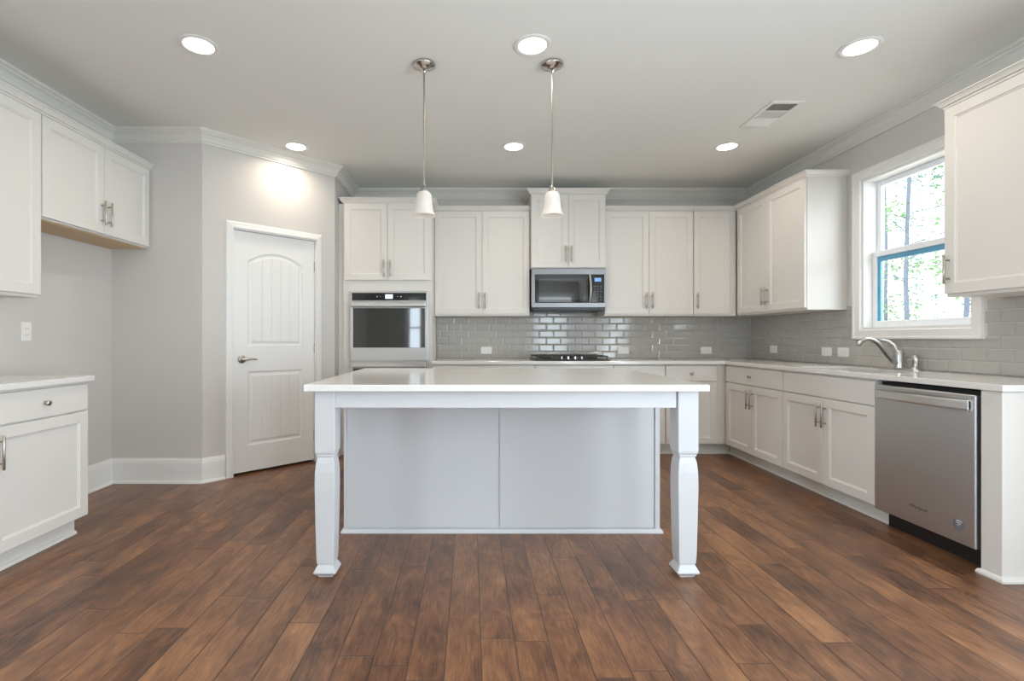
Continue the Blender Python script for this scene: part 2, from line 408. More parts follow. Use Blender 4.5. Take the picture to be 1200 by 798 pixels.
# ------------------------------------------------------------------ kitchen window
def window(name, fr, w, h, two=True, casing=True, film=False):
    """fr(obj): places; local x along wall, y outwards, z up, opening 0..w, 0..h"""
    m = MB()
    ft = .022
    m.box(0, ft, .0, T, 0, h); m.box(w-ft, w, .0, T, 0, h); m.box(ft, w-ft, .0, T, h-ft, h); m.box(ft, w-ft, .0, T, 0, ft)
    if casing:
        frame_sweep(m, 0, w, 0, h, [(-.005, .001), (-.005, -.012), (0, -.018), (.045, -.020), (.052, -.026), (.065, -.026), (.068, 0), (.068, .001)], 0, True)
    root = m.build(name, TRIM if casing else VINYL); fr(root); struct(root)
    x0, x1, z0, z1 = ft+.001, w-ft-.001, ft+.001, h-ft-.001; mid = (z0+z1)/2-.01; sw = .036
    def sash(nm, a, b, y, bot, top):
        s = MB(); s.box(x0, x0+sw, y, y+.03, a, b, .003); s.box(x1-sw, x1, y, y+.03, a, b, .003)
        s.box(x0+sw, x1-sw, y, y+.03, a, a+bot, .003); s.box(x0+sw, x1-sw, y, y+.03, b-top, b, .003)
        so = s.build(nm, VINYL, root)
        MB().box(x0+sw-.004, x1-sw+.004, y+.012, y+.016, a+bot-.004, b-top+.004).build('pane', GLASS, so)
        return so
    sash('upper_sash', mid-.01, z1, .105, .04, .04)
    lo = sash('lower_sash', z0, mid+.03, .068, .05, .042)
    if film:
        f = MB(); zb, zt = z0+.046, mid-.008
        f.box(x0+sw-.003, x1-sw+.003, .082, .096, zt-.028, zt); f.box(x1-sw-.022, x1-sw+.003, .082, .096, zb, zt-.028)
        f.build('protective_film', FILM, lo)
    return root
def fr_right(y1, z0):                              # wall on the right: local x -> -Y
    def f(o): o.location = (XR, y1, z0); o.rotation_euler = (0, 0, -PI/2)
    return f
win = window('window_1', fr_right(W1[1], W1[2]), W1[1]-W1[0], W1[3]-W1[2])
win['label'] = 'white double-hung window over the sink'
# blue shipping film on the far stile and under the meeting rail
ww, wh = W1[1]-W1[0], W1[3]-W1[2]; mid = wh/2-.01
lo = [c for c in win.children if c.name.startswith('lower_sash')][0]
f = MB(); f.box(.055, ww-.055, .081, .097, mid-.050, mid-.013); f.box(.055, .085, .081, .097, .07, mid-.050)
f.build('protective_film', FILM, lo)['label'] = 'blue protective film strip'
window('window_2', fr_right(W2[1], W2[2]), W2[1]-W2[0], W2[3]-W2[2])
def fr_rear(x1, z0):
    def f(o): o.location = (x1, YR, z0); o.rotation_euler = (0, 0, PI)
    return f
window('window_5', fr_right(W5[1], W5[2]), W5[1]-W5[0], W5[3]-W5[2])
def fr_left(y0, z0):
    def f(o): o.location = (XL, y0, z0); o.rotation_euler = (0, 0, PI/2)
    return f
window('added_window_6', fr_left(W6[0], W6[2]), W6[1]-W6[0], W6[3]-W6[2])  # unseen window added as an opening for the left fill lamp
window('window_3', fr_rear(W3[1], W3[2]), W3[1]-W3[0], W3[3]-W3[2])
window('window_4', fr_rear(W4[1], W4[2]), W4[1]-W4[0], W4[3]-W4[2])

# ------------------------------------------------------------------ tiled backsplash
def subtract(r, h):
    a0, a1, z0, z1 = r; b0, b1, y0, y1 = h
    if b0 >= a1 or b1 <= a0 or y0 >= z1 or y1 <= z0: return [r]
    out = []
    if y0 > z0: out.append((a0, a1, z0, y0))
    if y1 < z1: out.append((a0, a1, y1, z1))
    za, zb = max(z0, y0), min(z1, y1)
    if b0 > a0: out.append((a0, b0, za, zb))
    if b1 < a1: out.append((b1, a1, za, zb))
    return out
def backsplash(name, parent, P, a0, a1, z0, ztop, holes, shift):
    tl, th, g = .1545, .0765, .0035
    g_ = MB(); t_ = MB()
    rects = [(a0, a1, z0, ztop)]
    for h in holes: rects = [q for r in rects for q in subtract(r, h)]
    def slab(mb, r, d0, d1):
        mb.loops([[P(r[0], r[2], d0), P(r[1], r[2], d0), P(r[1], r[3], d0), P(r[0], r[3], d0)], [P(r[0], r[2], d1), P(r[1], r[2], d1), P(r[1], r[3], d1), P(r[0], r[3], d1)]])
    for r in rects: slab(g_, r, .0005, .004)
    row = 0; z = z0+.001
    while z < ztop-.004:
        a = a0-shift-(tl/2 if row % 2 else 0)
        while a < a1:
            r = (max(a, a0)+g/2, min(a+tl, a1)-g/2, z, min(z+th-g, ztop))
            if r[1]-r[0] > .008 and r[3]-r[2] > .008:
                rs = [r]
                for h in holes: rs = [q for x in rs for q in subtract(x, (h[0]-.001, h[1]+.001, h[2]-.001, h[3]+.001))]
                for q in rs:
                    if q[1]-q[0] < .012 or q[3]-q[2] < .012: continue
                    def rg(i, d): return [P(q[0]+i, q[2]+i, d), P(q[1]-i, q[2]+i, d), P(q[1]-i, q[3]-i, d), P(q[0]+i, q[3]-i, d)]
                    k = min(1, (q[3]-q[2])/.04, (q[1]-q[0])/.04)
                    t_.loops([rg(0, .004), rg(0, .0055), rg(.003*k, .0072), rg(.007*k, .0085), rg(.011*k, .0088)], False)
            a += tl
        z += th; row += 1
    t = t_.build(name, TILE, parent); g_.build('grout', GROUT, t)
    return t
backsplash('tile_backsplash', wall_back, lambda a, z, d: (a, YB-d, z), -.379, XR-.012, .921, 1.52, [(-.4, .609, 1.3735, 2), (1.379, 4, 1.3735, 2)], .03)
backsplash('tile_backsplash', wall_right, lambda a, z, d: (XR-d, YB-a, z), .001, YB-2.30, .921, 1.40, [(YB-W1[1]-.07, YB-W1[0]+.07, 1.128, 2), (-.1, YB-4.05, 1.3735, 2), (YB-2.86, 5, 1.3735, 2)], .06)

MB().box(XR-.0115, XR-.004, YB-.0095, YB-.004, .921, 1.372).build('corner_bead', GROUT, wall_back)

# ------------------------------------------------------------------ cabinet pieces (local: x right, y into the wall, z up; carcass front at y=0)
def rect(x0, x1, z0, z1, i, y): return [(x0+i, y, z0+i), (x1-i, y, z0+i), (x1-i, y, z1-i), (x0+i, y, z1-i)]
def shaker(x0, x1, z0, z1, yb=-.001, th=.020, st=.058):
    f = yb-th
    return MB().loops([rect(x0, x1, z0, z1, 0, yb), rect(x0, x1, z0, z1, 0, f+.0015), rect(x0, x1, z0, z1, .0015, f), rect(x0, x1, z0, z1, st, f), rect(x0, x1, z0, z1, st+.003, f+.005),
                       rect(x0, x1, z0, z1, st+.009, f+.006), rect(x0, x1, z0, z1, st+.011, f+.010)])
def slabf(x0, x1, z0, z1, yb=-.001, th=.020):
    f = yb-th
    return MB().loops([rect(x0, x1, z0, z1, 0, yb), rect(x0, x1, z0, z1, 0, f+.003), rect(x0, x1, z0, z1, .003, f)])
def pull(x, z0, z1, parent, yf=-.021):
    m = MB(); y = yf-.032
    m.tube([(x, y, z0), (x, y, z0+.002), (x, y, z1-.002), (x, y, z1)], [.0045, .006, .006, .0045], 10)
    for z in (z0+.03, z1-.03): m.tube([(x, yf+.001, z), (x, y, z)], .0048, 8)
    return m.build('handle', NICKEL, parent, True)
def knob(x, z, parent, yf=-.021):
    return MB().lathe([(.011, yf+.001), (.009, yf-.004), (.006, yf-.010), (.007, yf-.016), (.014, yf-.020), (.015, yf-.025), (.011, yf-.029), (0, yf-.030)], (x, 0, z), 20, 'y', True, False).build('knob', NICKEL, parent, True)
def door_at(root, x0, x1, z0, z1, hx=None, hz=None, hl=.165):
    d = shaker(x0, x1, z0, z1).build('door', CAB, root)
    if hx is not None: pull(hx, hz, hz+hl, d)
    return d
def drawer_at(root, x0, x1, z0, z1, kx=()):
    d = slabf(x0, x1, z0, z1).build('drawer', CAB, root)
    for x in kx: knob(x, (z0+z1)/2, d)
    return d
def cab_crown(root, w, d, zb, zt, left=False, right=False, proj=.042):
    h = zt-zb
    pr = [(0, zb), (.012, zb), (.013, zb+h*.22), (.022, zb+h*.30), (.026, zb+h*.5), (proj-.008, zb+h*.72), (proj-.006, zb+h*.8), (proj, zb+h*.84), (proj, zt), (0, zt)]
    path = ([(0, d)] if left else [])+[(0, 0), (w, 0)]+([(w, d)] if right else [])
    return MB().sweep(pr, path).build('crown_moulding', CAB, root)
ZU0, ZU1 = 1.374, 2.470
def wall_cab(label, loc, rz, w, d, z0, z1, doors, group=None, cr=(False, False), crz=(2.461, 2.507), lip=.018):
    r = thing('wall_cabinet', label, 'cabinet', loc, rz, group)
    MB().box(0, w, 0, d, z0, z1, .0012, 1).build('body', CAB, r)
    for x0, x1, hx in doors: door_at(r, x0, x1, z0+lip, crz[0]-.008, hx, z0+lip+.055)
    cab_crown(r, w, d, crz[0], crz[1], *cr)
    return r
def base_cab(label, loc, rz, w, d, fronts, toe=.075, top=.886, tx=(0, 0), hollow=False):
    """fronts: list of ('d', x0, x1, hx) door, ('w', x0, x1, knobs) drawer front above, ('t', x0,x1,hx) tall door"""
    r = thing('base_cabinet', label, 'cabinet', loc, rz)
    m = MB()
    if hollow:
        m.box(0, .018, 0, d, .108, top); m.box(w-.018, w, 0, d, .108, top); m.box(.018, w-.018, 0, d, .108, .126)
        m.box(.018, w-.018, d-.012, d, .126, top); m.box(.018, w-.018, 0, .019, .126, top)
    else: m.box(0, w, 0, d, .108, top, .001, 1)
    m.build('body', CAB, r)
    m = MB().box(-tx[0], w+tx[1], toe, d, .0, .1075)
    m.sweep([(0, .0), (.016, .0), (.015, .008), (.010, .016), (0, .020)], [(-tx[0], toe), (w+tx[1], toe)])
    m.build('toe_kick', CAB, r)
    for k in fronts:
        if k[0] == 'd': door_at(r, k[1], k[2], .115, .716, k[3], .515)
        elif k[0] == 'w': drawer_at(r, k[1], k[2], .724, .874, k[3])
    return r
# --- back wall uppers
YU = 5.13; DU = .306
wall_cab('white two-door wall cabinet between the oven tower and the microwave', (-.379, YU, 0), 0, .986, DU, ZU0, ZU1, [(.004, .4915, .462), (.4945, .982, .524)])
wall_cab('white two-door wall cabinet just right of the microwave', (1.379, YU, 0), 0, .917, DU, ZU0, ZU1, [(.004, .457, .428), (.460, .913, .489)])
wall_cab('narrow white one-door wall cabinet in the right back corner', (2.298, YU, 0), 0, .449, DU, ZU0, ZU1, [(.004, .376, .034)])
r = wall_cab('raised white two-door cabinet right above the microwave', (.612, 5.07, 0), 0, .763, .366, 1.856, 2.625, [(.004, .380, .352), (.383, .759, .411)], None, (True, True), (2.615, 2.668), .006)
# --- right wall uppers
wall_cab('white two-door wall cabinet on the tiled wall left of the window', (2.75, 5.105, 0), -PI/2, 1.055, .328, ZU0, ZU1, [(.030, .526, .498), (.530, 1.051, .560)], None, (False, True))
wall_cab('large white wall cabinet right of the window, cut by photo edge', (2.75, 2.858, 0), -PI/2, .53, .328, ZU0, ZU1, [(.004, .526, .034)], None, (True, True))
# --- left wall uppers
wall_cab('tall white wall cabinet on the left above the low counter', (-2.54, 1.70, 0), PI/2, 1.204, .288, ZU0, ZU1, [(.004, .600, .572), (.604, 1.200, .634)])
r = wall_cab('short white two-door cabinet over the empty fridge alcove', (-2.54, 2.906, 0), PI/2, .992, .288, 1.845, ZU1, [(.004, .494, .466), (.498, .972, .526)], lip=.010)
MB().box(.018, .974, .012, .286, 1.838, 1.8445).build('bottom_panel', MAPLE, r)
# --- oven tower
TX0, TX1 = -1.244, -.381; TW = TX1-TX0
OX0, OX1, OZ0, OZ1 = .067, .831, .33, 1.60
tw = thing('oven_cabinet', 'tall white cabinet tower built around the double wall oven', 'cabinet', (TX0, 4.83, 0))
m = MB(); m.box(0, OX0-.001, 0, .606, .108, 2.47); m.box(OX1+.001, TW, 0, .606, .108, 2.47)
m.box(OX0-.001, OX1+.001, 0, .606, .108, OZ0-.002); m.box(OX0-.001, OX1+.001, 0, .606, OZ1+.002, 2.47)
m.build('body', CAB, tw)
MB().box(0, TW, .075, .606, 0, .1075).build('toe_kick', CAB, tw)
MB().box(-.054, -.0005, .022, .04, 0, 2.46).build('filler_strip', CAB, tw)
door_at(tw, .012, .4295, 1.708, 2.452, .400, 1.735); door_at(tw, .4325, .850, 1.708, 2.452, .462, 1.735)
drawer_at(tw, .012, .850, .118, .31, (.43,))
cab_crown(tw, TW, .25, 2.461, 2.507, True, True)
# --- back wall bases
YBs = 4.83
base_cab('white base cabinet behind the island, beside the oven tower', (-.379, YBs, 0), 0, .999, .606, [('w', .004, .995, (.5,)), ('d', .004, .498, .47), ('d', .501, .995, .53)])
base_cab('white base cabinet under the gas cooktop', (.622, YBs, 0), 0, .763, .606, [('w', .004, .759, ()), ('d', .004, .380, .352), ('d', .383, .759, .411)])
base_cab('white base cabinet right of the cooktop, half hidden by island', (1.387, YBs, 0), 0, .502, .606, [('w', .004, .498, (.25,)), ('d', .004, .498, .034)])
base_cab('narrow white base cabinet in the corner by the right run', (1.891, YBs, 0), 0, .597, .606, [('w', .004, .498, (.25,)), ('d', .004, .498, .034)], tx=(0, .073))
# --- right wall bases
XB = 2.49
base_cab('white drawer and two-door base cabinet between corner and sink', (XB, 4.803, 0), -PI/2, .876, .586, [('w', .006, .872, (.43,)), ('d', .006, .437, .411), ('d', .440, .872, .466)], tx=(.10, 0))
base_cab('white two-door sink base cabinet below the window', (XB, 3.925, 0), -PI/2, .903, .586, [('w', .004, .899, ()), ('d', .004, .450, .424), ('d', .453, .899, .479)], hollow=True)
r = thing('end_panel', 'tall white end panel right of the dishwasher', 'panel', (2.468, 2.396, 0), -PI/2)
MB().box(0, .096, 0, .611, 0, .886, .0015, 1).build('panel', CAB, r)
MB().sweep([(0, 0), (.014, 0), (.014, .010), (.009, .020), (0, .024)], [(0, .05), (0, 0), (.096, 0), (.096, .611)]).build('base_moulding', CAB, r)
# --- left wall base
base_cab('white base cabinet with drawers along the left wall', (-2.25, 1.70, 0), PI/2, 1.185, .578, [('w', .004, .590, (.297,)), ('w', .594, 1.181, (.889,)), ('d', .004, .590, .560), ('d', .594, 1.181, .628)], .062)

# ------------------------------------------------------------------ worktops
m = MB().prism([(-.379, 4.787), (2.455, 4.787), (2.455, 2.285), (XR-.010, 2.285), (XR-.010, YB-.010), (-.379, YB-.010)], .888, .92, [[(2.55, 3.12), (2.92, 3.12), (2.92, 3.83), (2.55, 3.83)]])
tag(m.build('worktop', QUARTZ, bevel=.003), 'L-shaped white quartz worktop along the back and right walls', 'countertop')
m = MB().box(XL+.002, -2.207, 1.685, 2.905, .888, .92, .003)
tag(m.build('worktop', QUARTZ), 'short white quartz worktop on the left wall cabinet', 'countertop')
m = MB().box(-.78, 1.111, 2.30, 3.62, .888, .92, .004)
tag(m.build('worktop', QUARTZ), 'big rectangular white quartz worktop on the island', 'countertop')

# ------------------------------------------------------------------ island
isl = thing('kitchen_island', 'white kitchen island with turned front legs', 'kitchen island', (.165, 2.9, 0))
def isb(*a, **k): return MB().box(a[0]-.165, a[1]-.165, a[2]-2.9, a[3]-2.9, *a[4:], **k)
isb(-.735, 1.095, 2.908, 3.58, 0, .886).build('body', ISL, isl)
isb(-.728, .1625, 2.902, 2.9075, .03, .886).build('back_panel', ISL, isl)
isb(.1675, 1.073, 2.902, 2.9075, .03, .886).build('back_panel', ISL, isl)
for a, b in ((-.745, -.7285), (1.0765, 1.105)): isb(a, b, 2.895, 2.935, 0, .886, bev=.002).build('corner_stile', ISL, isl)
MB().sweep([(0, 0), (.014, 0), (.014, .009), (.009, .020), (0, .024)], [(-.91, .68), (-.91, -.005), (.94, -.005), (.94, .68)]).build('base_moulding', ISL, isl)
def leg(cx, cy):
    prof = [(.036, .004), (.040, .010), (.052, .021), (.0535, .026), (.050, .033), (.040, .052), (.0375, .058), (.0375, .061), (.0405, .066), (.0425, .10), (.0465, .30), (.0485, .43), (.0475, .50), (.0435, .545), (.038, .568), (.038, .573),
            (.0425, .576), (.0425, .584), (.0465, .590), (.0485, .600), (.0485, .886)]
    rings = []
    for h, z in prof:
        c = min(.003, h*.08)
        rings.append([(cx+sx, cy+sy, z) for sx, sy in ((-h+c, -h), (h-c, -h), (h, -h+c), (h, h-c), (h-c, h), (-h+c, h), (-h, h-c), (-h, -h+c))])
    m = MB().loops(rings); m.box(cx-.034, cx+.034, cy-.034, cy+.034, 0, .0045)
    return m.build('leg', ISL, isl)
LY = 2.343+.0485-2.9
leg(-.742+.0485-.165, LY); leg(1.078-.0485-.165, LY)
isb(-.644, .975, 2.350, 2.372, .806, .886, bev=.0015).build('apron', ISL, isl)
isb(-.735, -.713, 2.442, 2.894, .806, .886, bev=.0015).build('apron', ISL, isl)
isb(1.049, 1.071, 2.442, 2.894, .806, .886, bev=.0015).build('apron', ISL, isl)

# ------------------------------------------------------------------ double wall oven (local: front face of cabinet y=0)
ov = thing('wall_oven', 'stainless double wall oven in the white tower', 'oven', (TX0+OX0, 4.83, OZ0))
ow, oh = OX1-OX0, OZ1-OZ0
MB().box(.012, ow-.012, .002, .55, .01, oh-.01).build('body', GAP, ov)
MB().box(.0, ow, -.018, -.001, 0, oh, .002).build('trim_frame', STEEL, ov)
cp = MB().box(.004, ow-.004, -.030, -.0185, oh-.100, oh-.006, .002).build('control_panel', STEEL, ov)
MB().box(.022, ow-.022, -.0325, -.0305, oh-.092, oh-.018, .0008).build('control_glass', BLACKG, cp)
MB().box(ow/2-.036, ow/2+.036, -.0335, -.0327, oh-.075, oh-.034).build('clock_display', DISPW, cp)
for x in (-.115, -.085, .085, .115):
    MB().lathe([(.006 if abs(x) > .1 else .003, -.0326), (.005 if abs(x) > .1 else .003, -.0333)], (ow/2+x, 0, oh-.055), 12, 'y').build('touch_button', PALE, cp)
def oven_door(z0, z1):
    m = MB(); y0, y1 = -.044, -.0185
    gx0, gx1, gz0, gz1 = .034, ow-.034, z0+.128, z1-.062
    m.box(.006, ow-.006, y0, y1, z0, gz0, .003); m.box(.006, ow-.006, y0, y1, gz1, z1, .003)
    m.box(.006, gx0, y0, y1, gz0-.004, gz1+.004, .002); m.box(gx1, ow-.006, y0, y1, gz0-.004, gz1+.004, .002)
    d = m.build('oven_door', STEEL, ov)
    MB().box(gx0-.003, gx1+.003, y0+.004, y1-.002, gz0-.003, gz1+.003).build('door_glass', OVENG, d)
    h = MB(); hz = z1-.030
    h.box(.022, ow-.022, y0-.048, y0-.028, hz-.020, hz+.020, .006)
    for x in (.05, ow-.05): h.box(x-.012, x+.012, y0-.030, y0+.001, hz-.012, hz+.012, .003)
    h.build('handle', STEEL, d)
oven_door(.592, oh-.107); oven_door(.01, .582)

# ------------------------------------------------------------------ microwave
mw = thing('microwave', 'stainless over-the-range microwave above the cooktop', 'microwave', (.614, 5.03, 1.423))
w_, h_ = .758, .430
MB().box(.003, w_-.003, .024, .40, .012, h_, .003).build('case', BLACK, mw)
m = MB(); m.box(0, w_, 0, .0235, h_-.064, h_, .004); m.box(0, w_, 0, .0235, .03, .082, .004); m.box(0, .036, 0, .0235, .080, h_-.062, .002); m.box(w_-.018, w_, 0, .0235, .080, h_-.062, .002)
fr = m.build('front_frame', MSTEEL, mw)
dr = MB().box(.037, .605, -.004, .022, .083, h_-.065, .003).build('door', BLACKG, mw)
MB().box(.075, .555, -.0052, -.0042, .108, h_-.105, .0004).build('door_window', OVENG, dr)
MB().tube([(.590+.004*math.sin(i/10*PI), -.012-.028*math.sin(i/10*PI), .088+(h_-.158)*i/10) for i in range(11)], [.012]*11, 12).build('handle', STEEL, dr, True)
pn = MB().box(.607, w_-.019, -.003, .022, .083, h_-.065, .002).build('control_panel', BLACKG, mw)
MB().box(.640, .708, -.0045, -.0031, h_-.135, h_-.098).build('display', DISPB, pn)
m = MB()
for i in range(3):
    for j in range(6): m.box(.632+i*.031, .652+i*.031, -.0042, -.0031, .105+j*.027, .118+j*.027)
m.build('keypad', PRINT, pn)
m = MB().box(.02, w_-.02, .03, .395, .0, .0115, .002)
for i in range(9): m.box(.05, w_-.05, .05+i*.012, .054+i*.012, -.003, .001)
m.build('vent_grille', BLACK, mw)
MB().box(.02, w_-.02, .004, .022, .008, .029, .002).build('lower_vent', BLACK, mw)

# ------------------------------------------------------------------ gas cooktop
ct = thing('gas_cooktop', 'black gas cooktop with cast iron grates on the back worktop', 'cooktop', (.632, 4.885, .92))
w_, d_ = .745, .50
MB().box(0, w_, 0, d_, .0005, .012, .005).build('pan', BLACK, ct)
for x, y, rr in ((.14, .14, .04), (.14, .37, .05), (.605, .14, .045), (.605, .37, .045), (.3725, .33, .06)):
    MB().lathe([(rr+.012, .0125), (rr+.010, .018), (rr, .019), (rr, .027), (rr-.005, .030), (0, .030)], (x, y, 0), 24, 'z', True, False).build('burner', IRON, ct, True)
def grate(x0, x1, y0, y1):
    m = MB(); z0, z1 = .035, .047; b = .010
    for x in (x0, x1-b): m.box(x, x+b, y0, y1, z0, z1, .002)
    for y in (y0, y1-b, (y0+y1)/2-b/2): m.box(x0, x1, y, y+b, z0, z1, .002)
    xm = (x0+x1)/2
    m.box(xm-b/2, xm+b/2, y0, y0+.075, z0, z1, .002); m.box(xm-b/2, xm+b/2, y1-.075, y1, z0, z1, .002); m.box(xm-b/2, xm+b/2, (y0+y1)/2-.05, (y0+y1)/2+.05, z0, z1, .002)
    for x in (x0, x1-b):
        for y in (y0, y1-b): m.box(x, x+b, y, y+b, .012, z0+.002, .001)
    m.build('grate', IRON, ct)
grate(.02, .262, .02, .48); grate(.483, .725, .02, .48); grate(.270, .475, .15, .48)
for i in range(4):
    x = .272+i*.068
    MB().lathe([(.020, .0125), (.020, .017), (.015, .019), (.014, .040), (.011, .043), (0, .043)], (x, .06, 0), 20, 'z', True, False).build('knob', CHROME, ct, True)

# ------------------------------------------------------------------ dishwasher
dw = thing('dishwasher', 'stainless dishwasher between the sink cabinet and end panel', 'dishwasher', (2.49, 3.018, 0), -PI/2)
w_ = .618
MB().box(.006, w_-.006, .012, .58, .10, .876).build('tub', GAP, dw)
MB().box(.003, w_-.003, .055, .57, .0, .099).build('toe_panel', DARK, dw)
dd = MB().box(.004, w_-.010, -.034, .010, .105, .858, .006, 3).build('door_panel', DSTEEL, dw)
h = MB(); n = 14; rings = []
for i in range(n+1):
    t = i/n; x = .03+(w_-.066)*t; y = -.040-.030*math.sin(PI*min(1, max(0, t)))**.6 if 0 < t < 1 else -.040
    z = .806
    rings.append([(x, y-.007, z-.025), (x, y-.009, z-.017), (x, y-.009, z+.017), (x, y-.007, z+.025), (x, y+.006, z+.025), (x, y+.006, z-.025)])
h.loops(rings); h.box(.03, .06, -.040, -.034, .785, .827); h.box(w_-.066, w_-.036, -.040, -.034, .785, .827)
h.build('handle', BRIGHT, dd)
text_mesh('maker_lettering', 'Whirlpool', .026, PRINT, dd, Matrix.Translation((.300, -.0345, .205)) @ FACE)
em = MB().lathe([(.030, -.0341), (.030, -.0350), (.028, -.0353), (0, -.0353)], (.527, 0, .198), 28, 'y', True, False).build('sticker', STKR, dd)
m = MB()
for k, (a0, a1) in enumerate(((.3, 1.9), (.0, 1.7), (-.4, 1.2))):
    rr = (.024, .016, .009)[k]; cx, cz = .527-.004*k, .198-.003*k
    n = 10; o_, i_ = rr, rr-.004
    for q in range(n):
        p = [a0+(a1-a0)*q/n+.4, a0+(a1-a0)*(q+1)/n+.4]
        m.bm.faces.new([m.bm.verts.new((cx+r_*math.cos(t), -.0356, cz+r_*math.sin(t))) for r_, t in ((o_, p[0]), (o_, p[1]), (i_, p[1]), (i_, p[0]))])
m.build('sticker_print', PRINTW, em)

# ------------------------------------------------------------------ sink and faucet
sk = thing('kitchen_sink', 'undermount stainless sink in the worktop below the window', 'sink', (2.735, 3.475, .70))
def rr_(hx, hy, r, z, n=6):
    pts = []
    for cx, cy, a in ((hx-r, hy-r, 0), (-hx+r, hy-r, PI/2), (-hx+r, -hy+r, PI), (hx-r, -hy+r, 1.5*PI)):
        for i in range(n+1): t = a+PI/2*i/n; pts.append((cx+r*math.cos(t), cy+r*math.sin(t), z))
    return pts
MB().loops([rr_(.205, .375, .05, .1875), rr_(.190, .360, .05, .1875), rr_(.186, .356, .05, .02), rr_(.15, .32, .05, .002), rr_(.155, .325, .05, -.002), rr_(.192, .362, .05, .018), rr_(.205, .375, .05, .180)], False, False).build('basin', STEEL, sk, True)
MB().lathe([(.045, .004), (.040, .006), (.030, .003), (0, .003)], (0, 0, 0), 24, 'z', True, False).build('drain', CHROME, sk, True)
fa = thing('faucet', 'brushed nickel single-lever faucet with arched spout behind the sink', 'faucet', (2.985, 3.45, .9202))
# low deck plate along the wall
MB().loops([rr_(.032, .155, .030, .0), rr_(.032, .155, .030, .007), rr_(.026, .149, .025, .012)]).build('deck_plate', FAUC, fa, True)
MB().lathe([(.031, .009), (.031, .018), (.028, .05), (.029, .072), (.029, .095), (.025, .118), (.016, .130), (0, .134)], (0, 0, 0), 24, 'z', True, False).build('valve_body', FAUC, fa, True)
sp = [(-.010, 0, .035), (-.035, .0, .052), (-.075, 0, .095), (-.115, 0, .145), (-.150, 0, .185), (-.185, 0, .208), (-.22, 0, .214), (-.252, 0, .205), (-.276, 0, .186), (-.285, 0, .172)]
MB().tube(sp, [.018, .018, .017, .0155, .014, .013, .0125, .0125, .0145, .0145], 16).build('spout', FAUC, fa, True)
MB().tube([(-.004, .004, .118), (-.012, .012, .150), (-.018, .022, .172), (-.040, .040, .196), (-.066, .06, .206), (-.08, .07, .207)], [.013, .011, .009, .009, .010, .005], 12).build('lever', FAUC, fa, True)
MB().lathe([(.026, .009), (.022, .016), (.017, .022), (.016, .045), (.020, .065), (.021, .085), (.014, .102), (0, .106)], (0, -.125, 0), 20, 'z', True, False).build('side_sprayer', FAUC, fa, True)

# ------------------------------------------------------------------ outlets
def outlet(label, loc, rz, vert=False, group=None):
    o = thing('wall_outlet', label, 'outlet', loc, rz, group)
    a, b = (.036, .060) if vert else (.060, .038)
    MB().box(-a, a, -.006, 0, -b, b, .002).build('cover_plate', PLATE, o)
    for s in (-1, 1):
        cx, cz = (0, s*.020) if vert else (s*.020, 0)
        r = MB().loops([[(cx+x, y, cz+z) for x, z in ((-.014, -.014), (.014, -.014), (.014, .014), (-.014, .014))] for y in (-.0062, -.0085)]).build('socket', PLATE, o, bevel=.002)
        for q in (-.006, .006):
            if vert: MB().box(cx+q-.001, cx+q+.001, -.0089, -.0084, cz-.004, cz+.004).build('slot', SLOT, r)
            else: MB().box(cx-.004, cx+.004, -.0089, -.0084, cz+q-.001, cz+q+.001).build('slot', SLOT, r)
    MB().lathe([(.003, -.006), (.003, -.0072), (0, -.0075)], (0, 0, 0), 10, 'y', False, False).build('screw', PLATE, o)
    return o
ZO = 1.010
yb_ = YB-.0090
outlet('white outlet on the back tiles left of the cooktop', ((570-552)/580*YB, yb_, ZO), 0)
outlet('white outlet on the back tiles just right of the cooktop', ((730-552)/580*YB, yb_, ZO), 0)
outlet('white outlet on the back tiles nearest the right corner', ((827-552)/580*YB, yb_, ZO), 0)
xr_ = XR-.0090
outlet('white outlet on the right wall tiles nearest the corner', (xr_, XR*580/(908-552), ZO+.02), -PI/2)
outlet('white outlet on the right wall tiles, second from the window', (xr_, XR*580/(970.5-552), ZO+.015), -PI/2)
outlet('white outlet on the right wall tiles nearest the window', (xr_, XR*580/(990-552), ZO+.015), -PI/2)
outlet('white wall outlet above the low counter on the left wall', (XL+.0005, 3.144, 1.18), PI/2, True)

# ------------------------------------------------------------------ ceiling fixtures
def can(x, y, label):
    o = thing('recessed_light', label, 'ceiling light', (x, y, H), 0, 'recessed ceiling lights')
    MB().lathe([(.076, -.0005), (.104, -.0005), (.105, -.004), (.098, -.007), (.084, -.008), (.078, -.005)], (0, 0, 0), 40, 'z', False, False).build('trim_ring', TRIM, o, True)
    MB().lathe([(.077, -.0008), (.077, -.0045), (.05, -.0052), (0, -.0055)], (0, 0, 0), 40, 'z', True, False).build('lens', LED, o, True)
    l = bpy.data.lights.new('downlight', 'AREA'); l.shape = 'DISK'; l.size = .145; l.energy = CAN_W*1.0; l.spread = math.radians(150); l.color = CAN_C
    lo = bpy.data.objects.new('downlight', l); COL.objects.link(lo); lo.parent = o; lo.location = (0, 0, -.0068)
    return o
can(-1.519, 2.761, 'round recessed ceiling light, front left one')
can(.343, 2.761, 'round recessed ceiling light beside the right pendant canopy')
can(2.183, 2.777, 'round recessed ceiling light, front one nearest the right wall')
can(-1.488, 4.209, 'round recessed ceiling light above the pantry door')
can(.363, 4.209, 'small round recessed ceiling light between the pendant rods')
can(2.177, 4.209, 'small round recessed ceiling light beyond the ceiling vent')
can(-1.5, .6, 'added unseen recessed ceiling light over the left foreground'); can(.35, .6, 'added unseen recessed ceiling light over the middle foreground'); can(2.18, .6, 'added unseen recessed ceiling light over the right foreground')  # three unseen cans in front of the view, kept as extra light sources
